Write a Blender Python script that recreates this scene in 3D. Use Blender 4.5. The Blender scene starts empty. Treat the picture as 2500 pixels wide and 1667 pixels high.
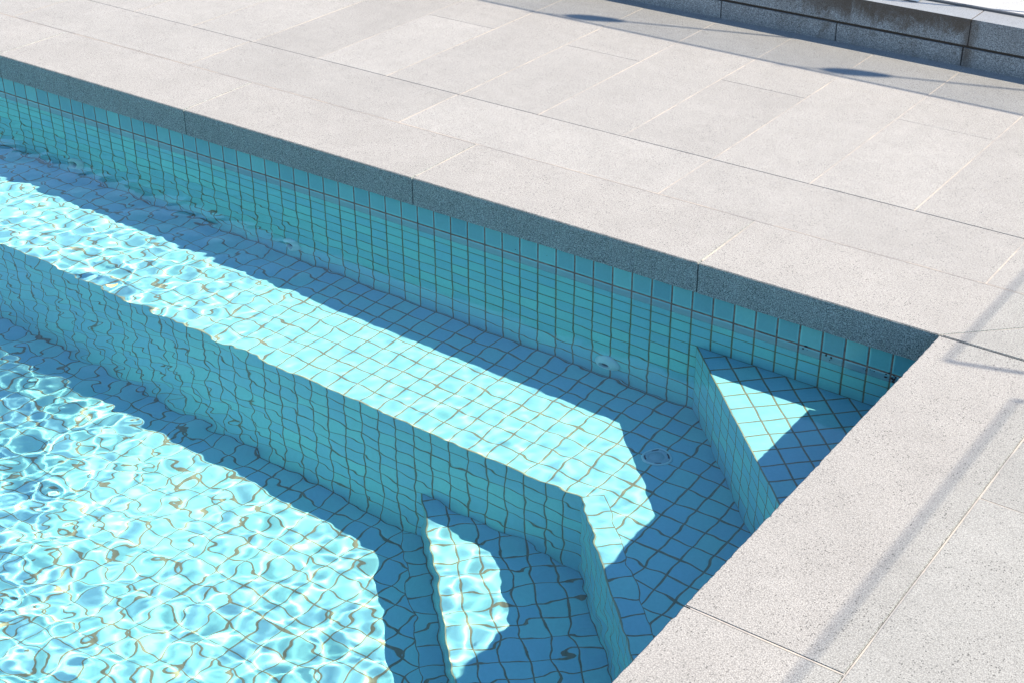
import bpy, bmesh, math, random
import numpy as np
from math import radians
from mathutils import Vector, Matrix

S = bpy.context.scene
COL = S.collection
T = 0.1                      # pool tile pitch
WZ = -0.283                  # still water level
XL, YF = -11.0, -6.6         # far left / near end of the pool
WO = 0.03                    # wall set back under the coping
X0, Z0, Y0 = -1.377, -0.247, -0.777   # tile grid origins
R2 = math.sqrt(0.5)

# ------------------------------------------------------------------ helpers
def tag(o, label=None, cat=None, group=None, kind=None):
    if label: o['label'] = label
    if cat: o['category'] = cat
    if group: o['group'] = group
    if kind: o['kind'] = kind
    return o

def empty(name, loc=(0, 0, 0)):
    o = bpy.data.objects.new(name, None); COL.objects.link(o); o.location = loc
    o.empty_display_size = .1
    return o

def link(name, bm, m, parent=None, smooth=False, recalc=True):
    if recalc: bmesh.ops.recalc_face_normals(bm, faces=bm.faces)
    me = bpy.data.meshes.new(name); bm.to_mesh(me); bm.free()
    if smooth:
        me.polygons.foreach_set('use_smooth', [True]*len(me.polygons))
    o = bpy.data.objects.new(name, me); COL.objects.link(o)
    for mm in (m if isinstance(m, (list, tuple)) else [m]): me.materials.append(mm)
    if parent: o.parent = parent
    return o

def face(bm, pts, uv=None, mi=0):
    """one polygon; uv = (uaxis, vaxis, uo, vo) gives tile coordinates"""
    vs = [bm.verts.new(p) for p in pts]
    f = bm.faces.new(vs); f.material_index = mi
    if uv:
        lay = bm.loops.layers.uv.verify()
        ua, va, uo, vo = Vector(uv[0]), Vector(uv[1]), uv[2], uv[3]
        for l in f.loops:
            p = l.vert.co
            l[lay].uv = ((p.dot(ua)-uo)/T, (p.dot(va)-vo)/T)
    return f

def box(bm, x0, y0, z0, x1, y1, z1):
    v = [bm.verts.new((x, y, z)) for z in (z0, z1) for y in (y0, y1) for x in (x0, x1)]
    fs = [(0,2,3,1),(4,5,7,6),(0,1,5,4),(2,6,7,3),(0,4,6,2),(1,3,7,5)]
    return [bm.faces.new([v[i] for i in f]) for f in fs]

def prism(bm, poly, z0, z1):
    lo = [bm.verts.new((x, y, z0)) for x, y in poly]; hi = [bm.verts.new((x, y, z1)) for x, y in poly]
    bm.faces.new(hi); bm.faces.new(lo[::-1])
    n = len(poly)
    for i in range(n):
        j = (i+1) % n
        bm.faces.new((lo[i], lo[j], hi[j], hi[i]))

def lathe(bm, prof, seg=48, M=Matrix.Identity(4)):
    """prof: list of (r, h) ; axis = local z"""
    rings = []
    for r, h in prof:
        if r < 1e-6: rings.append([bm.verts.new(M @ Vector((0, 0, h)))])
        else: rings.append([bm.verts.new(M @ Vector((r*math.cos(2*math.pi*k/seg), r*math.sin(2*math.pi*k/seg), h))) for k in range(seg)])
    for a, b in zip(rings, rings[1:]):
        for k in range(seg):
            j = (k+1) % seg
            if len(a) == 1 and len(b) == 1: continue
            if len(a) == 1: bm.faces.new((a[0], b[k], b[j]))
            elif len(b) == 1: bm.faces.new((a[k], a[j], b[0]))
            else: bm.faces.new((a[k], a[j], b[j], b[k]))

def bevel(bm, w, seg=2, sel=None):
    bmesh.ops.recalc_face_normals(bm, faces=bm.faces)
    e = [e for e in bm.edges if sel is None or sel(e)]
    bmesh.ops.bevel(bm, geom=e, offset=w, segments=seg, affect='EDGES', profile=.6)

# ------------------------------------------------------------------ materials
def newmat(name):
    m = bpy.data.materials.new(name); m.use_nodes = True
    nt = m.node_tree
    return m, nt, nt.nodes['Principled BSDF']

class NB:
    def __init__(s, nt): s.nt = nt
    def n(s, t, **k):
        o = s.nt.nodes.new(t)
        for a, b in k.items(): setattr(o, a, b)
        return o
    def l(s, a, b): s.nt.links.new(a, b)
    def math(s, op, a, b=None, c=None, clamp=False):
        o = s.n('ShaderNodeMath', operation=op, use_clamp=clamp)
        for i, v in enumerate((a, b, c)):
            if v is None: continue
            if isinstance(v, (int, float)): o.inputs[i].default_value = v
            else: s.l(v, o.inputs[i])
        return o.outputs[0]
    def mix(s, f, a, b, bt='MIX'):
        o = s.n('ShaderNodeMix', data_type='RGBA', blend_type=bt)
        for i, v in ((0, f), (6, a), (7, b)):
            if isinstance(v, (int, float)): o.inputs[i].default_value = v
            elif isinstance(v, tuple): o.inputs[i].default_value = (*v, 1) if len(v) == 3 else v
            else: s.l(v, o.inputs[i])
        return o.outputs[2]
    def noise(s, vec, scale, detail=2, rough=.5, dist=0):
        o = s.n('ShaderNodeTexNoise'); o.inputs['Scale'].default_value = scale
        o.inputs['Detail'].default_value = detail; o.inputs['Roughness'].default_value = rough
        o.inputs['Distortion'].default_value = dist
        if vec is not None: s.l(vec, o.inputs['Vector'])
        return o
    def ramp(s, f, stops, interp='LINEAR'):
        o = s.n('ShaderNodeValToRGB'); o.color_ramp.interpolation = interp
        el = o.color_ramp.elements
        while len(el) < len(stops): el.new(.5)
        for e, (p, c) in zip(el, stops):
            e.position = p; e.color = (*c, 1) if isinstance(c, tuple) else (c, c, c, 1)
        s.l(f, o.inputs[0]); return o.outputs[0]
    def smooth(s, v, lo, hi):
        o = s.n('ShaderNodeMapRange', interpolation_type='SMOOTHSTEP')
        s.l(v, o.inputs[0]); o.inputs[1].default_value = lo; o.inputs[2].default_value = hi
        return o.outputs[0]

def tile_mat(name, dry=False):
    """square glazed tiles on a UV grid, olive-brown grout, two shades of teal drawn at random per tile"""
    m, nt, P = newmat(name); b = NB(nt)
    uv = b.n('ShaderNodeUVMap').outputs[0]
    geo = b.n('ShaderNodeNewGeometry').outputs['Position']
    jit = b.noise(geo, 9, 2); 
    jv = b.n('ShaderNodeVectorMath', operation='MULTIPLY_ADD')
    b.l(jit.outputs['Color'], jv.inputs[0]); jv.inputs[1].default_value = (.03, .03, 0); b.l(uv, jv.inputs[2])
    sep = b.n('ShaderNodeSeparateXYZ'); b.l(jv.outputs[0], sep.inputs[0])
    def edge(o):
        f = b.math('FRACT', b.math('SUBTRACT', o, .015)); return b.math('ABSOLUTE', b.math('SUBTRACT', f, .5))
    ex, ey = edge(sep.outputs[0]), edge(sep.outputs[1])
    d = b.math('SMOOTH_MAX', ex, ey, .01)
    gr = b.smooth(d, .453, .466)           # 1 in the grout
    fl = b.n('ShaderNodeVectorMath', operation='FLOOR')
    off = b.n('ShaderNodeVectorMath', operation='SUBTRACT'); b.l(jv.outputs[0], off.inputs[0]); off.inputs[1].default_value = (.015, .015, 0)
    b.l(off.outputs[0], fl.inputs[0])
    wn = b.n('ShaderNodeTexWhiteNoise', noise_dimensions='3D')
    oi = b.n('ShaderNodeObjectInfo').outputs['Location']
    ad = b.n('ShaderNodeVectorMath', operation='ADD'); b.l(fl.outputs[0], ad.inputs[0]); b.l(oi, ad.inputs[1])
    b.l(ad.outputs[0], wn.inputs['Vector'])
    h = wn.outputs['Value']
    if dry:
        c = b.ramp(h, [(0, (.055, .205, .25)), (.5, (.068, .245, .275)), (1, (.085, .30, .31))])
    else:
        c = b.ramp(h, [(0, (.215, .57, .65)), (.45, (.220, .595, .665)), (.62, (.224, .63, .645)), (.85, (.23, .655, .645)), (1, (.238, .685, .655))])
    mott = b.noise(geo, 70, 4, .65)
    c = b.mix(.35, c, b.ramp(mott.outputs[0], [(.3, .78), (.7, 1.0)]), 'MULTIPLY')
    edg = b.smooth(d, .36, .455)           # glaze thins towards the rim of each tile
    c = b.mix(b.math('MULTIPLY', edg, .22), c, (.235, .66, .655))
    gn = b.noise(geo, 45, 3, .7)
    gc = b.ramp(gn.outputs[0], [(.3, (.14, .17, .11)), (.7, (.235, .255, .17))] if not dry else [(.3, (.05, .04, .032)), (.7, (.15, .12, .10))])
    # scum line just above the water level
    if dry:
        sz = b.n('ShaderNodeSeparateXYZ'); b.l(geo, sz.inputs[0])
        scn = b.noise(geo, 30, 4, .7)
        zz = b.math('ADD', sz.outputs[2], b.math('MULTIPLY', scn.outputs[0], .012))
        sc = b.math('MULTIPLY', b.math('SUBTRACT', 1, b.smooth(zz, -.262, -.235)), .55)
        c = b.mix(sc, c, (.12, .17, .20))
    c = b.mix(gr, c, gc)
    b.l(c, P.inputs['Base Color'])
    r = b.mix(gr, (.22, .22, .22), (.85, .85, .85)); b.l(r, P.inputs['Roughness'])
    if not dry: P.inputs['Specular IOR Level'].default_value = .045   # glaze against water: almost no mirror
    hgt = b.math('SUBTRACT', 1, b.smooth(d, .42, .47))
    bp = b.n('ShaderNodeBump'); bp.inputs['Strength'].default_value = .5; bp.inputs['Distance'].default_value = .003
    b.l(hgt, bp.inputs['Height']); b.l(bp.outputs[0], P.inputs['Normal'])
    return m

def granite(name, base=(.50, .49, .475), dark=.30, speck=.5, rough=.8, scale=1.0, stain=0., bump=.25, var=.05, pit=0.):
    """sawn / flamed granite: fine salt-and-pepper grain, cloudy wear and random dark pits"""
    m, nt, P = newmat(name); b = NB(nt)
    g = b.n('ShaderNodeNewGeometry')
    geo = g.outputs['Position']
    isl = g.outputs['Random Per Island']
    oi = b.n('ShaderNodeObjectInfo').outputs['Random']
    rnd = b.math('FRACT', b.math('ADD', isl, oi))
    n1 = b.noise(geo, 215*scale, 3, .80)
    n2 = b.noise(geo, 105*scale, 2, .6)
    v = b.n('ShaderNodeTexVoronoi'); v.inputs['Scale'].default_value = 150*scale; b.l(geo, v.inputs['Vector'])
    vs = b.n('ShaderNodeSeparateColor'); b.l(v.outputs['Color'], vs.inputs[0])
    big = b.noise(geo, 2.2, 4, .6)
    mid = b.noise(geo, 11, 4, .65, .6)
    base_d = tuple(x*dark for x in base)
    base_l = tuple(min(1, x*1.22) for x in base)
    c = b.mix(b.smooth(n1.outputs[0], .41, .59), tuple(x*(1-.30*speck) for x in base), base_l)
    c = b.mix(b.math('MULTIPLY', b.smooth(n2.outputs[0], .52, .68), .50*speck), c, tuple(x*.55 for x in base))
    dm = b.math('MULTIPLY', b.math('GREATER_THAN', vs.outputs[0], 1-.10*speck-.02), b.math('LESS_THAN', v.outputs['Distance'], .42))
    dens = b.smooth(b.noise(geo, 5.0, 5, .7).outputs[0], .36, .62)
    c = b.mix(b.math('MULTIPLY', b.math('MULTIPLY', dm, .80), b.math('MULTIPLY_ADD', dens, .75, .25)), c, base_d)
    c = b.mix(.55, c, b.ramp(big.outputs[0], [(.3, .86), (.7, 1.06)]), 'MULTIPLY')
    c = b.mix(.5, c, b.ramp(mid.outputs[0], [(.28, .86), (.72, 1.08)]), 'MULTIPLY')
    vr = b.math('MULTIPLY_ADD', rnd, 2*var, 1-var)
    vc = b.n('ShaderNodeCombineColor'); 
    for i in range(3): b.l(vr, vc.inputs[i])
    c = b.mix(1.0, c, vc.outputs[0], 'MULTIPLY')
    # pale scuffs
    sv = b.n('ShaderNodeMapping'); sv.inputs['Scale'].default_value = (1, 1.6, 1); sv.inputs['Rotation'].default_value = (0, 0, .6); b.l(geo, sv.inputs[0])
    sc = b.noise(sv.outputs[0], 6, 6, .7, 1.6)
    c = b.mix(b.math('MULTIPLY', b.smooth(sc.outputs[0], .60, .74), .22), c, tuple(min(1, x*1.5) for x in base))
    if pit:
        pv = b.n('ShaderNodeTexVoronoi'); pv.inputs['Scale'].default_value = 38; b.l(geo, pv.inputs['Vector'])
        ps = b.n('ShaderNodeSeparateColor'); b.l(pv.outputs['Color'], ps.inputs[0])
        pm = b.math('MULTIPLY', b.math('GREATER_THAN', ps.outputs[1], 1-pit), b.math('LESS_THAN', pv.outputs['Distance'], .12))
        c = b.mix(b.math('MULTIPLY', pm, .8), c, (.05, .045, .04))
    if stain:
        sx = b.n('ShaderNodeSeparateXYZ'); b.l(geo, sx.inputs[0])
        up = b.smooth(sx.outputs[2], .10, .27)
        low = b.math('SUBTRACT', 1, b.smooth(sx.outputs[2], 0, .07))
        stm = b.n('ShaderNodeMapping'); stm.inputs['Scale'].default_value = (1, 1, .45); b.l(geo, stm.inputs[0])
        st = b.noise(stm.outputs[0], 9, 8, .80, .5)
        fade = b.math('MULTIPLY', b.smooth(sx.outputs[0], -2.5, -1.7), b.math('SUBTRACT', 1, b.smooth(sx.outputs[0], -1.0, -.965)))
        a = b.smooth(b.math('ADD', st.outputs[0], b.math('MULTIPLY', up, .22)), .45, .74)
        a = b.math('MULTIPLY', a, b.math('ADD', b.math('MULTIPLY', fade, .85), .22))
        # run-off streak below the open joint
        xd = b.math('ABSOLUTE', b.math('SUBTRACT', sx.outputs[0], -1.035))
        wob = b.noise(geo, 30, 3, .7)
        stk = b.math('SUBTRACT', 1, b.smooth(b.math('ADD', xd, b.math('MULTIPLY', wob.outputs[0], .05)), .03, .085))
        a = b.math('MAXIMUM', a, b.math('MULTIPLY', stk, .85))
        c = b.mix(b.math('MULTIPLY', a, stain), c, b.mix(.86, c, (.05, .032, .018)))
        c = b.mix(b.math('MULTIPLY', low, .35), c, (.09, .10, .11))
    b.l(c, P.inputs['Base Color'])
    P.inputs['Roughness'].default_value = rough
    P.inputs['Specular IOR Level'].default_value = .35
    bp = b.n('ShaderNodeBump'); bp.inputs['Strength'].default_value = bump; bp.inputs['Distance'].default_value = .004
    b.l(n1.outputs[0], bp.inputs['Height']); b.l(bp.outputs[0], P.inputs['Normal'])
    return m

def plain(name, col, rough=.6, nscale=60, amt=.2, metal=0):
    m, nt, P = newmat(name); b = NB(nt)
    g = b.n('ShaderNodeNewGeometry').outputs['Position']
    n = b.noise(g, nscale, 4, .65)
    c = b.mix(amt, col, b.ramp(n.outputs[0], [(.3, .55), (.7, 1.1)]), 'MULTIPLY')
    b.l(c, P.inputs['Base Color']); P.inputs['Roughness'].default_value = rough; P.inputs['Metallic'].default_value = metal
    return m

M_TILE = tile_mat('pool_tile')
M_TILE_DRY = tile_mat('pool_tile_above_water', True)
M_PAVE = granite('paving_granite', base=(.197, .199, .191), dark=.18, speck=1.0, pit=.006, bump=.35, var=.055)
M_COPE = granite('coping_granite', base=(.206, .207, .198), dark=.14, speck=1.2, pit=.012, bump=.5, var=.05)
M_EDGE = granite('coping_granite_edge_shade_tint', base=(.215, .262, .256), dark=.12, speck=2.4, pit=.02, bump=.8, var=.14)  # teal look of the shaded side faces is put into the base colour
M_KERB = granite('kerb_granite', base=(.235, .250, .255), dark=.12, speck=2.2, stain=.95, bump=.4, var=.10)
M_KTOP = granite('kerb_granite_top', base=(.20, .212, .222), dark=.4, speck=.5, bump=.2, var=.05)
M_TERR = granite('terrace_granite', base=(.235, .242, .25), dark=.5, speck=.2, bump=.1, var=.03)
M_CREAM, nt_, P_ = newmat('cream_grout'); b_ = NB(nt_)
g_ = b_.n('ShaderNodeNewGeometry').outputs['Position']
f_ = b_.smooth(b_.noise(g_, 2.3, 4, .7).outputs[0], .40, .60)
c_ = b_.mix(f_, (.20, .196, .188), (.30, .272, .235))
c_ = b_.mix(.4, c_, b_.ramp(b_.noise(g_, 60, 3, .6).outputs[0], [(.3, .6), (.7, 1.1)]), 'MULTIPLY')
b_.l(c_, P_.inputs['Base Color']); P_.inputs['Roughness'].default_value = .9
M_DARKJ = plain('open_joint_dirt', (.09, .065, .045), .95, 90, .6)
M_BLACKJ = plain('kerb_joint_dirt', (.035, .027, .022), .95, 90, .6)
M_PLAST = plain('white_plastic', (.46, .76, .76), .35, 30, .08)
M_PLAST2 = plain('aged_plastic_lid', (.26, .50, .55), .45, 300, .25)
M_BORE = plain('fitting_bore', (.008, .014, .018), .6)
M_STEEL = plain('brushed_steel', (.30, .30, .30), .4, 120, .3, .8)
M_DARKM = plain('dark_metal', (.06, .06, .065), .5)
M_WOOD = plain('lamp_bamboo', (.25, .17, .09), .7, 80, .4)
M_GROUND = plain('ground_soil', (.30, .29, .27), .95, 6, .3)
M_DIRT = plain('black_dirt', (.012, .010, .010), .9)

# ------------------------------------------------------------------ pool shell
pool = empty('swimming_pool', (0, 0, WZ))
tag(pool, 'teal tiled swimming pool with a tiled bench along its long wall and angled corner steps', 'swimming pool')
PINV = Matrix.Translation((0, 0, -WZ))
def pool_part(name, bm, mats, label=None):
    for v in bm.verts: v.co.z -= WZ
    o = link(name, bm, mats, pool, recalc=False)
    if label: o['label'] = label
    o.cycles.is_caustics_receiver = True
    return o

X, Y, Z = (1, 0, 0), (0, 1, 0), (0, 0, 1)
DS = (R2, -R2, 0)            # along the 45 degree edges
DT = (R2, R2, 0)
ZB = -2.147                  # pool floor
zt = -.1405                  # top of the tiled walls, under the coping

# long back wall (a box; only the tiled face carries the grid)
def wall(name, p0, p1, n, ua, uo, label=None):
    """tiled face from p0 to p1 (xy), normal n towards the water, thickness .2 away from it"""
    bm = bmesh.new()
    (x0, y0), (x1, y1) = p0, p1
    zw = WZ - .004
    face(bm, [(x0, y0, ZB-.1), (x1, y1, ZB-.1), (x1, y1, zw), (x0, y0, zw)], (ua, Z, uo, Z0), 0)
    face(bm, [(x0, y0, zw), (x1, y1, zw), (x1, y1, zt), (x0, y0, zt)], (ua, Z, uo, Z0), 1)
    bx0, by0, bx1, by1 = x0-n[0]*.2, y0-n[1]*.2, x1-n[0]*.2, y1-n[1]*.2
    face(bm, [(bx1, by1, ZB-.1), (bx0, by0, ZB-.1), (bx0, by0, zt), (bx1, by1, zt)], (ua, Z, uo, Z0), 0)
    face(bm, [(x0, y0, zt), (x1, y1, zt), (bx1, by1, zt), (bx0, by0, zt)], (X, Y, 0, 0), 1)
    bmesh.ops.remove_doubles(bm, verts=bm.verts, dist=1e-5)
    return pool_part(name, bm, [M_TILE, M_TILE_DRY], label)
wall('long_wall', (XL, WO), (.50, WO), (0, -1), X, X0)
# near end wall: unseen set-back added under its coping, lets refracted sun pass
bm = bmesh.new(); zs = -.72
face(bm, [(WO, WO, ZB-.1), (WO, YF, ZB-.1), (WO, YF, zs), (WO, WO, zs)], (Y, Z, WO, Z0))
face(bm, [(WO, WO, zs), (WO, YF, zs), (.50, YF, zs), (.50, WO, zs)], (X, Y, WO, WO))
face(bm, [(.50, WO, zs), (.50, YF, zs), (.50, YF, zt), (.50, WO, zt)], (Y, Z, WO, Z0))
bmesh.ops.remove_doubles(bm, verts=bm.verts, dist=1e-5)
pool_part('end_wall', bm, [M_TILE])
wall('end_wall', (XL, YF), (XL, WO), (1, 0), Y, WO)
wall('long_wall', (WO, YF), (XL, YF), (0, 1), X, X0)

bm = bmesh.new()             # floor
zf = ZB
c45 = -2.72
fx = c45-Y0                  # where the lower step meets the bench wall (x)
w = T*math.sqrt(2)
face(bm, [(XL, YF, zf), (WO, YF, zf), (WO, c45-WO-w, zf), (fx-w, Y0, zf), (XL, Y0, zf)], (X, Y, X0, Y0))
face(bm, [(WO, c45-WO-w, zf), (WO, c45-WO, zf), (fx, Y0, zf), (fx-w, Y0, zf)], (DS, DT, .03, c45*R2))
bmesh.ops.remove_doubles(bm, verts=bm.verts, dist=1e-5)
pool_part('floor', bm, [M_TILE])

zb = -1.147                  # bench
bd = -1.874
cx = bd - Y0                 # bench corner x
yr = bd - WO                 # where the angled edge meets the right wall
o1 = T*R2
bm = bmesh.new()
face(bm, [(XL, Y0, zb), (cx, Y0, zb), (cx+o1, Y0+o1, zb), (WO, yr+2*o1, zb), (WO, WO, zb), (XL, WO, zb)], (X, Y, X0, Y0))
face(bm, [(cx, Y0, zb), (WO, yr, zb), (WO, yr+2*o1, zb), (cx+o1, Y0+o1, zb)], (DS, DT, (cx-Y0)*R2, bd*R2))
face(bm, [(XL, Y0, ZB-.05), (cx, Y0, ZB-.05), (cx, Y0, zb), (XL, Y0, zb)], (X, Z, X0, Z0))
face(bm, [(cx, Y0, ZB-.05), (WO, yr, ZB-.05), (WO, yr, zb), (cx, Y0, zb)], (DS, Z, (cx-Y0)*R2, Z0))
bmesh.ops.remove_doubles(bm, verts=bm.verts, dist=1e-5)
pool_part('bench', bm, [M_TILE])

def corner_step(name, c, z, zlow, so, poly):
    bm = bmesh.new()
    a, d = poly[0], poly[-1]      # a and d are the ends of the angled edge
    face(bm, [(x, y, z) for x, y in poly], (DS, DT, so, c*R2))
    face(bm, [(a[0], a[1], zlow), (d[0], d[1], zlow), (d[0], d[1], z), (a[0], a[1], z)], (DS, Z, so, Z0))
    bmesh.ops.remove_doubles(bm, verts=bm.verts, dist=1e-5)
    bmesh.ops.recalc_face_normals(bm, faces=bm.faces)
    if bm.faces[:][0].normal.z < 0: bmesh.ops.reverse_faces(bm, faces=bm.faces)
    return pool_part(name, bm, [M_TILE])
c1 = -1.013
o = corner_step('corner_step', c1, -.547, zb-.05, .04, [(c1-WO, WO), (WO, WO), (WO, c1-WO)])
o['label'] = 'triangular top step set across the pool corner'
o = corner_step('corner_step', c45, -1.747, ZB-.05, .03, [(fx, Y0), (cx, Y0), (WO, yr), (WO, c45-WO)])
o['label'] = 'deep step set across the corner below the bench'

# thin cream trim along the exposed tile edges (bullnose)
def trim(p, q, r=.0035):
    bm = bmesh.new(); p, q = Vector(p), Vector(q)
    d = (q-p); L = d.length; M = Matrix.Translation(p) @ d.to_track_quat('Z', 'Y').to_matrix().to_4x4()
    lathe(bm, [(0, 0), (r, 0), (r, L), (0, L)], 8, M)
    for v in bm.verts: v.co.z -= WZ
    ob = link('edge_trim', bm, M_TRIM, pool, True)
    ob.cycles.is_caustics_receiver = True
M_TRIM = plain('edge_trim_grout', (.30, .36, .24), .8, 60, .3)
trim((c1-WO, WO, -.5475), (WO, c1-WO, -.5475))
trim((XL, Y0, zb), (cx, Y0, zb)); trim((cx, Y0, zb), (WO, yr, zb))
trim((fx, Y0, -1.7475), (WO, c45-WO, -1.7475))

# ------------------------------------------------------------------ water
def wave_h(x, y):
    rs = np.random.RandomState(11)
    h = np.zeros_like(x)
    for i in range(140):
        lam = math.exp(rs.uniform(math.log(.046), math.log(.26)))
        k = 2*math.pi/lam
        th = rs.uniform(0, 2*math.pi) if i % 3 else rs.normal(2.2, .5)
        a = .00178*(lam/.3)**1.25/ math.sqrt(140/8.0)
        ph = rs.uniform(0, 2*math.pi)
        wx = .05*np.sin(1.7*x+2.3*y+ph)
        h += a*np.sin(k*(math.cos(th)*(x+wx)+math.sin(th)*(y-wx))+ph)
    d = np.hypot(x*.95, y*1.15)
    t = np.clip((d-.7)/3.6, 0, 1); t = t*t*(3-2*t)
    A = WAVE_NEAR+(WAVE_FAR-WAVE_NEAR)*t
    # calmer close to the long wall, livelier towards the open pool
    c = np.clip(-y/.5, 0, 1); A = A*(.58+.42*c)
    g = .75+.25*np.sin(1.3*x+.7)*np.sin(1.1*y+2.0)+.2*np.sin(3.1*x+1.9*y)
    e = np.clip((.08-np.maximum(x, y))/.05, 0, 1); e = e*e*(3-2*e)
    return h*A*g*e
WAVE_NEAR, WAVE_FAR = .26, .52
def axis(lo, hi, flo, fhi, fine, coarse):
    a = [np.arange(lo, flo, coarse), np.arange(flo, fhi, fine), np.arange(fhi, hi, coarse), [hi]]
    v = np.concatenate(a); v = v[(v >= lo) & (v <= hi)]
    return np.unique(np.round(v, 5))
xs = axis(XL-.05, 2.6, -8.4, WO+.07, .0118, .06)
ys = axis(YF-.05, 1.2, -3.6, WO+.07, .0118, .06)
GX, GY = np.meshgrid(xs, ys, indexing='ij')
GZ = wave_h(GX, GY)
nx, ny = len(xs), len(ys)
verts = np.stack([GX, GY, GZ], -1).reshape(-1, 3)
idx = np.arange(nx*ny).reshape(nx, ny)
quads = np.stack([idx[:-1, :-1], idx[1:, :-1], idx[1:, 1:], idx[:-1, 1:]], -1).reshape(-1, 4)
me = bpy.data.meshes.new('water')
faces = quads.tolist()
me.from_pydata(verts.tolist(), [], faces)
sm = [True]*len(quads)
me.polygons.foreach_set('use_smooth', sm)
me.update()
water = bpy.data.objects.new('water', me); COL.objects.link(water); water.location.z = WZ
tag(water, 'clear rippled pool water', 'water', kind='structure')
m = bpy.data.materials.new('pool_water'); m.use_nodes = True
nt = m.node_tree; nt.nodes.clear(); b = NB(nt)
gl = b.n('ShaderNodeBsdfGlass'); gl.inputs['IOR'].default_value = 1.333; gl.inputs['Roughness'].default_value = 0
gl.inputs['Color'].default_value = (.975, .995, 1, 1)
out = b.n('ShaderNodeOutputMaterial'); b.l(gl.outputs[0], out.inputs['Surface'])
me.materials.append(m)
water.cycles.is_caustics_caster = True

# ------------------------------------------------------------------ coping stones
L = 1.5315; A1 = -1.0444; CW = .511; CT = .14; G = .006
crnd = random.Random(21)
def ragged(p, q, step=.018, amp=.0013):
    (x0, y0), (x1, y1) = p, q; n = max(2, int(math.hypot(x1-x0, y1-y0)/step)); d = math.hypot(x1-x0, y1-y0)
    nx_, ny_ = -(y1-y0)/d, (x1-x0)/d; o = []
    for i in range(n):
        t = i/n; j = crnd.uniform(-amp, amp) if i else 0
        if crnd.random() < .03: j += amp*1.8
        o.append((x0+(x1-x0)*t+nx_*j, y0+(y1-y0)*t+ny_*j))
    return o+[q]
cop = empty('pool_coping', (0, 0, 0))
tag(cop, 'pale speckled granite coping edging the pool with a thick overhanging lip', 'coping')
def cope(poly, name='coping_stone', label=None, rot=None):
    bm = bmesh.new(); prism(bm, poly, -CT, 0)
    bmesh.ops.recalc_face_normals(bm, faces=bm.faces)
    bmesh.ops.bevel(bm, geom=[e for e in bm.edges if min(v.co.z for v in e.verts) > -1e-6], offset=.0030, segments=2, affect='EDGES')
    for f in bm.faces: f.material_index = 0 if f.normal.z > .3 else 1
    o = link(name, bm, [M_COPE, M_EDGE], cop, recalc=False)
    if label: o['label'] = label
    return o
xx = [A1-L*k for k in range(8)]
for k in range(7):
    if xx[k] < XL-.3: break
    cope(ragged((xx[k+1]+G/2, 0), (xx[k]-G/2, 0))+[(xx[k]-G/2, CW-G), (xx[k+1]+G/2, CW-G)])
cope(ragged((A1+G/2, 0), (-.002, 0))+[(CW-.006, CW-G), (A1+G/2, CW-G)], label='mitred coping stone at the pool corner')
cope([(.004, .003), (.501, .003), (CW-.003, .012), (CW-.001, CW-.010)], label='triangular infill stone behind the pool corner')
CR = .501
yy = [-.003, -1.9283, -3.4598, -4.9913, -6.5228]
for k in range(4):
    cope(ragged((0, yy[k]-G/2), (0, yy[k+1]+G/2))+[(CR-G, yy[k+1]+G/2), (CR-G, yy[k]-G/2)])
# far and near sides of the pool
for k in range(6):
    cope([(XL-CW, -1.2*k-1.2+G), (XL+.03, -1.2*k-1.2+G), (XL+.03, -1.2*k+.5), (XL-CW, -1.2*k+.5)]) if k == 0 else cope([(XL-CW, -1.2*k-1.2+G), (XL+.03, -1.2*k-1.2+G), (XL+.03, -1.2*k), (XL-CW, -1.2*k)])
for k in range(8):
    x1 = .5-1.5*k
    cope([(x1-1.5+G, YF-CW), (x1, YF-CW), (x1, YF+.03-.004), (x1-1.5+G, YF+.03-.004)])

# ------------------------------------------------------------------ paving
bm = bmesh.new(); gm = bmesh.new(); rnd = random.Random(4)
def slab(x0, y0, x1, y1, g0=.003, g1=.003, gx=.0038):
    fs = box(bm, x0+gx, y0+g0, -.028, x1-gx, y1-g1, rnd.uniform(-.0006, .0006))
def gbox(x0, y0, x1, y1, z=-.0016): box(gm, x0, y0, -.03, x1, y1, z)
R0, R1, R2y, R3 = .511, 1.0068, 2.015, 2.985
XS, PP, L2 = -.5169, .51, 1.5364
# row two: long slabs behind the coping
k = -3
while True:
    xa = -.007-L2*k; xb = xa-L2
    if xb < -13: break
    slab(xb, R0, xa, R1, .002, .0022); k += 1
    gbox(xa-.004, R0+.001, xa+.004, R1-.001)
gbox(-13, R0-.0045, 4.5, R0+.0025, -.0009)
# field: columns of slabs running to the kerb, every other column broken at R2y
k = -9
while True:
    xa = XS-PP*k; xb = xa-PP
    if xb < -13: break
    if k % 2 == 1:
        slab(xb, R1, xa, R3, .0022, .003)
    else:
        slab(xb, R1, xa, R2y, .0022, .0022); slab(xb, R2y, xa, R3+.0, .002, .003)
    gbox(xa-.0046, R1+.002, xa+.0046, R3, -.0014)
    k += 1
# right-hand paving beside the short side of the pool
ya = .5110
ys_r = [.5095, -.9293, -2.4608, -3.9923, -5.5238, -7.05]
for i in range(5):
    slab(CR, ys_r[i+1], CR+.505, ys_r[i], .003, .003, .003)
    gbox(CR, ys_r[i+1]-.003, CR+.505, ys_r[i+1]+.003)
for i in range(6):
    for j in range(5):
        slab(CR+.505+j*.51, ys_r[0]-1.28*(i+1)-.2*(j % 2), CR+.505+(j+1)*.51, ys_r[0]-1.28*i-(.2*(j % 2) if i else 0), .003, .003, .003)
gbox(CR-.004, -7.05, CR+.0035, .5, -.0012)
deck = link('pool_deck', bm, M_PAVE, recalc=True); tag(deck, 'pale grey granite paving slabs laid around the pool', 'paving', kind='structure')
gr = link('grout', gm, M_CREAM, deck)
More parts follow.
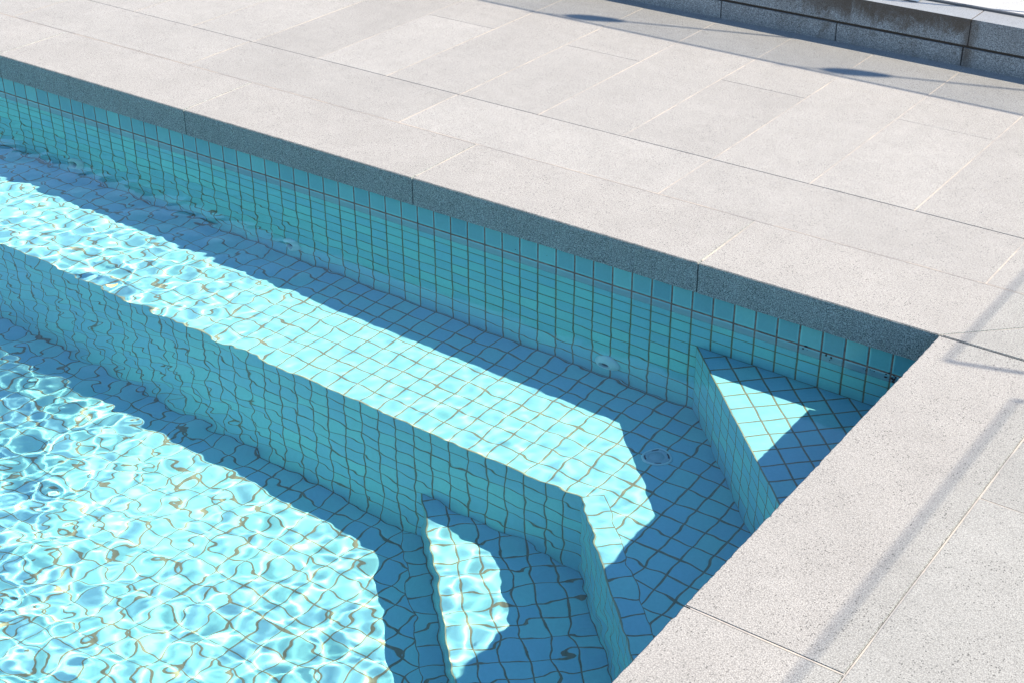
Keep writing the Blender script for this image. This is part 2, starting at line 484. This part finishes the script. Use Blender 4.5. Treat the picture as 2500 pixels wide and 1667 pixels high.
# cream pointing between the coping stones, one bead per joint
def bead(poly, zlo=-CT+.01, zhi=-.0012):
    gm = bmesh.new(); prism(gm, poly, zlo, zhi); link('pointing', gm, M_CREAM, cop)
for x in xx[:7]: bead([(x-G/2, .03), (x+G/2, .03), (x+G/2, CW-.004), (x-G/2, CW-.004)])
for y in yy[1:]: bead([(.02, y-G/2), (CR-.004, y-G/2), (CR-.004, y+G/2), (.02, y+G/2)])
bead([(0.0, .001), (.004, .003), (CW-.001, CW-.010), (CW-.006, CW-.004)], -.12, -.0014)
# dirt bed seen down the open joints, with the opening for the pool
bm = bmesh.new()
def quad(x0, y0, x1, y1, z): face(bm, [(x0, y0, z), (x1, y0, z), (x1, y1, z), (x0, y1, z)])
zz = -.024
quad(-13, .20, 4.5, 3.1, zz); quad(.20, -7.1, 4.5, .20, zz)
link('joint_bed', bm, M_DARKJ, deck, recalc=False)

# surrounding ground as a ring of sheets
bm = bmesh.new()
zz = -.034
quad(-60, .24, 60, 60, zz); quad(-60, -60, 60, YF-.4, zz); quad(.24, YF-.4, 60, .24, zz); quad(-60, YF-.4, XL-.3, .24, zz)
tag(link('ground', bm, M_GROUND, recalc=False), 'bare ground beyond the paving', 'ground', kind='structure')

# ------------------------------------------------------------------ raised kerb and upper terrace
KZ, KY = .275, 2.962
kerb = empty('raised_kerb', (-2, 3.05, 0))
tag(kerb, 'low two-course stone kerb with dark weather stains behind the paving', 'kerb')
def kpart(name, dims, mats, bev=.003, label=None):
    bm = bmesh.new(); box(bm, *dims)
    bevel(bm, bev, 2)
    for f in bm.faces: f.material_index = 1 if f.normal.z > .6 else 0
    for v in bm.verts: v.co -= Vector((-2, 3.05, 0))
    o = link(name, bm, mats, kerb, recalc=False)
    if label: o['label'] = label
xj = [3.56, 2.03, .5, -1.033, -2.56, -4.09, -5.62, -7.15, -8.68, -10.2, -11.7]
for a, c in zip(xj, xj[1:]):
    kpart('cap_stone', (c+.002, KY, .125, a-.002, 3.158, KZ), [M_KERB, M_KTOP])
xj = [3.5]+[-1.06+.757*k for k in range(5, -16, -1)]
for a, c in zip(xj, xj[1:]):
    if a-c < .2: continue
    kpart('base_stone', (c+.003, KY+.012, -.02, a-.003, 3.16, .106), [M_KERB, M_KTOP])
bm = bmesh.new(); box(bm, -11.7, KY+.022, -.02, 3.5, 3.12, .2)
for v in bm.verts: v.co -= Vector((-2, 3.05, 0))
link('joint_fill', bm, M_BLACKJ, kerb)
# terrace slabs
bm = bmesh.new()
for j in range(5):
    for i in range(16):
        xa = 3.56-1.02*i-(.51*(j % 2))+.02
        box(bm, xa-1.02+.003, 3.163+j*1.02, .1, xa-.003, 3.163+(j+1)*1.02-.004, KZ+.0015)
terr = link('terrace', bm, M_TERR); tag(terr, 'bright pale stone terrace above the kerb', 'terrace', kind='structure')
bm = bmesh.new(); box(bm, -13, 3.17, -.02, 3.6, 8.25, KZ-.004)
link('grout', bm, M_CREAM, terr)

# glass screen standing on the kerb line (throws the pale band of shade)
def glass_mat(name, ior):
    m = bpy.data.materials.new(name); m.use_nodes = True
    nt = m.node_tree; nt.nodes.clear(); b = NB(nt)
    tr = b.n('ShaderNodeBsdfTransparent'); tr.inputs[0].default_value = (.985, .995, .99, 1)
    g = b.n('ShaderNodeBsdfGlossy'); g.inputs['Roughness'].default_value = 0
    fr = b.n('ShaderNodeFresnel'); bf = b.n('ShaderNodeNewGeometry').outputs['Backfacing']
    b.l(b.math('MULTIPLY_ADD', bf, 1/ior-ior, ior), fr.inputs[0])
    mx = b.n('ShaderNodeMixShader'); b.l(fr.outputs[0], mx.inputs[0]); b.l(tr.outputs[0], mx.inputs[1]); b.l(g.outputs[0], mx.inputs[2])
    o = b.n('ShaderNodeOutputMaterial'); b.l(mx.outputs[0], o.inputs[0]); return m
M_GLASS = glass_mat('clear_glass', 1.13)
gs = empty('glass_screen', (-.2, 3.166, KZ)); tag(gs, 'frameless clear glass screen standing along the back of the stone kerb', 'glass screen')
def pane(parent, name, dims, mat):
    bm = bmesh.new(); box(bm, *dims)
    for v in bm.verts: v.co -= parent.location
    return link(name, bm, mat, parent)
for i in range(9):
    x1 = 3.0-1.6*i
    pane(gs, 'glass_pane', (x1-1.594, 3.161, KZ+.012, x1, 3.169, 2.45), M_GLASS)
pane(gs, 'base_rail', (-1.385, 3.154, KZ+.0015, 3.0, 3.176, KZ+.012), M_DARKM)
pane(gs, 'base_rail', (-11.4, 3.154, KZ+.0015, -1.62, 3.176, KZ+.012), M_DARKM)
pane(gs, 'top_rail', (-1.75, 3.158, 2.45, 3.0, 3.172, 2.462), M_DARKM)

pl = empty('floor_plate', (-1.9, 3.11, KZ)); tag(pl, 'flat grey metal plate lying on top of the stone kerb', 'metal plate')
pane(pl, 'plate', (-2.3, 3.082, KZ+.0005, -1.392, 3.150, KZ+.007), M_STEEL)
pane(pl, 'lip', (-2.3, 3.0785, KZ+.0005, -1.40, 3.0815, KZ+.0085), M_DARKM)

# garden lamps on slender poles, outside the picture: only their shadows fall across the paving
def lamp(x, y, hz, label):
    e = empty('lamp_post', (x, y, KZ)); tag(e, label, 'garden lamp', 'garden lamps on the terrace')
    H = hz-KZ
    def part(n, prof, mat):
        bm = bmesh.new(); lathe(bm, prof, 24); link(n, bm, mat, e, True)
    part('pole', [(0, 0), (.0085, 0), (.0085, H-.17), (0, H-.17)], M_WOOD)
    part('lamp_head', [(0, H-.19), (.025, H-.18), (.044, H-.10), (.056, H+.02), (.047, H+.10), (.022, H+.16), (0, H+.16)], M_WOOD)
    part('finial', [(0, H+.15), (.006, H+.15), (.005, H+.42), (0, H+.43)], M_DARKM)
lamp(0.0, 3.51, 3.30, 'slender bamboo garden lamp nearer to the stone kerb')
lamp(1.9, 3.575, 3.49, 'slender bamboo garden lamp farther to the right')

# tall glass screens beyond the right-hand paving
def screen(x, y0, y1, ztop, label):
    e = empty('wind_screen', (x, (y0+y1)/2, 0)); tag(e, label, 'glass screen', 'tall glass wind screens')
    pane(e, 'glass_pane', (x-.006, y0+.03, .05, x+.006, y1-.03, ztop), M_GLASS2)
    pane(e, 'top_rail', (x-.005, y0, ztop, x+.003, y1, ztop+.0045), M_DARKM)
    pane(e, 'post', (x-.012, y0, -.02, x+.012, y0+.01, ztop), M_DARKM)
    pane(e, 'post', (x-.012, y1-.01, -.02, x+.012, y1, ztop), M_DARKM)
M_GLASS2 = glass_mat('tinted_glass', 1.3)
screen(2.92, .69, 5.0, 2.90, 'tall glass wind screen at the terrace end')
screen(3.22, -5.5, .58, 2.90, 'tall glass wind screen beside the short side of the pool')

# ------------------------------------------------------------------ wall inlets and the suction cover
def mkinlet(x, z, label, yaw=0):
    e = empty('wall_inlet', (x, WO, z)); tag(e, label, 'pool inlet', 'return inlets in the pool wall')
    M = Matrix.Rotation(radians(90), 4, 'X')      # local z -> -y (out of the wall)
    def part(n, prof, mat, par=e):
        bm = bmesh.new(); lathe(bm, [(1.08*a, c) for a, c in prof], 64, M)
        o = link(n, bm, mat, par, True); o.cycles.is_caustics_receiver = True; return o
    fl = part('flange', [(.060, -.002), (.0605, .004), (.058, .009), (.050, .016), (.040, .023), (.031, .029), (.0275, .030), (.0262, .0285), (.0262, .004)], M_PLAST)
    part('nozzle', [(.0232, .004), (.0232, .0255), (.0222, .027), (.0212, .027), (.0205, .0255), (.0205, .005)], M_PLAST, fl)
    part('bore', [(.0205, .012), (0, .012)], M_BORE, fl)
    part('bore', [(.0262, .018), (.0232, .018)], M_BORE, fl)
    return e
mkinlet(-1.487, -1.004, 'white wall inlet nearest to the triangular corner step')
mkinlet(-3.425, -.992, 'white wall inlet in the middle of the long tiled wall')
mkinlet(-5.115, -.985, 'small white wall inlet farthest from the pool corner, blurred by ripples')

dr = empty('drain_cover', (-.990, -.366, zb)); tag(dr, 'round pale plastic drain cover with slots on the tiled bench', 'drain cover')
def dpart(n, prof, mat, par=dr):
    bm = bmesh.new(); lathe(bm, prof, 72); o = link(n, bm, mat, par, True); o.cycles.is_caustics_receiver = True; return o
dpart('rim', [(.0665, 0), (.0668, .006), (.064, .010), (.059, .011), (.0575, .010), (.0575, .004)], M_PLAST)
lid = dpart('lid', [(.0562, .003), (.0562, .0095), (.0545, .0105), (.0365, .0115), (.0350, .0085), (.0338, .0118), (0, .0130)], M_PLAST2)
for q in range(4):
    bm = bmesh.new()
    a0 = radians(22+90*q); a1 = a0+radians(34)
    n = 8
    pr = [((r*math.cos(a0+(a1-a0)*i/n)), (r*math.sin(a0+(a1-a0)*i/n))) for r, rng in ((.0558, range(n+1)), (.0490, range(n, -1, -1))) for i in rng]
    prism(bm, pr, .008, .0120)
    o = link('slot', bm, M_BORE, lid); o.cycles.is_caustics_receiver = True

LEAF = (-3.31, -1.223)
# a curled yellow leaf afloat over the bench edge
bm = bmesh.new(); n = 9; rows = []
for i in range(n+1):
    t = i/n; wd = .0085*math.sin(math.pi*min(1, t*1.02))**.8*(1-.25*t)
    rows.append([bm.verts.new((.034*(t-.5), sgn*wd, .0015+.0045*abs(sgn)+.004*(t-.5)**2*8)) for sgn in (-1, -.5, 0, .5, 1)])
for a, c in zip(rows, rows[1:]):
    for k in range(4): bm.faces.new((a[k], a[k+1], c[k+1], c[k]))
bmesh.ops.remove_doubles(bm, verts=bm.verts, dist=1e-6)
bmesh.ops.solidify(bm, geom=bm.faces[:], thickness=.0006)
lf = link('floating_leaf', bm, plain('yellow_leaf', (.62, .43, .16), .6, 120, .4), smooth=True)
lf.location = (LEAF[0], LEAF[1], WZ+.005); lf.scale = (1.6, 1.8, 1.2); lf.rotation_euler = (0, 0, .9)
tag(lf, 'small curled yellow leaf floating on the water over the bench edge', 'leaf')

# black specks gathered along the water line near the corner
bm = bmesh.new(); rr = random.Random(8)
def speck(x, z, r):
    M = Matrix.Translation((x, WO-.0012, z)) @ Matrix.Diagonal((r*rr.uniform(.7, 1.6), .0016, r*rr.uniform(.6, 1.2), 1))
    res = bmesh.ops.create_icosphere(bm, subdivisions=1, radius=1, matrix=M)
    for v in res['verts']: v.co += Vector((rr.uniform(-.25, .25)*r, 0, rr.uniform(-.25, .25)*r))
for i in range(64):
    x = -.03-abs(rr.gauss(0, .13)) if i < 58 else rr.uniform(-.6, -.3)
    z = Z0+rr.gauss(-.010, .009)
    speck(x, max(z, WZ+.006), rr.choice([.0016, .0026, .0038, .0055]))
for i in range(10): speck(rr.uniform(-5, -.9), Z0+rr.uniform(-.02, .05), rr.choice([.0012, .0018]))
tag(link('dirt_specks', bm, M_DIRT, recalc=True), 'black specks of dirt along the water line', 'dirt', kind='stuff')

# ------------------------------------------------------------------ light
TX, TY = .974, .298
elev = math.atan2(1, math.hypot(TX, TY)); az = math.atan2(TY, TX)     # direction towards the sun, from +x
sl = bpy.data.lights.new('sun', 'SUN'); sl.energy = 5.0; sl.angle = radians(.5); sl.color = (1, .85, .69)
so = bpy.data.objects.new('sun', sl); COL.objects.link(so)
so.rotation_euler = Vector((TX, TY, 1)).to_track_quat('Z', 'Y').to_euler()
sl.cycles.is_caustics_light = True
w = bpy.data.worlds.new('World'); S.world = w; w.use_nodes = True
nt = w.node_tree; sky = nt.nodes.new('ShaderNodeTexSky'); sky.sky_type = 'NISHITA'; sky.sun_disc = False
sky.sun_elevation = elev; sky.sun_rotation = math.pi/2-az
sky.ozone_density = 2.8; sky.dust_density = 0
bg = nt.nodes['Background']; bg.inputs[1].default_value = .112
nt.links.new(sky.outputs[0], bg.inputs[0])

# ------------------------------------------------------------------ camera
cd = bpy.data.cameras.new('camera'); cam = bpy.data.objects.new('camera', cd); COL.objects.link(cam)
cd.sensor_width = 36; cd.lens = 51.840; cd.clip_start = .05; cd.clip_end = 500
cam.location = (1.53660977, -4.89104789, 2.76285401)
cam.rotation_euler = (radians(60.2261812), radians(.23155404), radians(35.75317558))
S.camera = cam

S.view_settings.view_transform = 'Standard'; S.view_settings.look = 'None'
S.view_settings.exposure = 1.79; S.view_settings.gamma = 1
c = S.cycles
c.use_denoising = True
try: c.denoiser = 'OPENIMAGEDENOISE'
except Exception: pass
c.max_bounces = 12; c.diffuse_bounces = 5; c.transmission_bounces = 10; c.transparent_max_bounces = 12
c.caustics_refractive = True; c.caustics_reflective = False
c.sample_clamp_indirect = 6
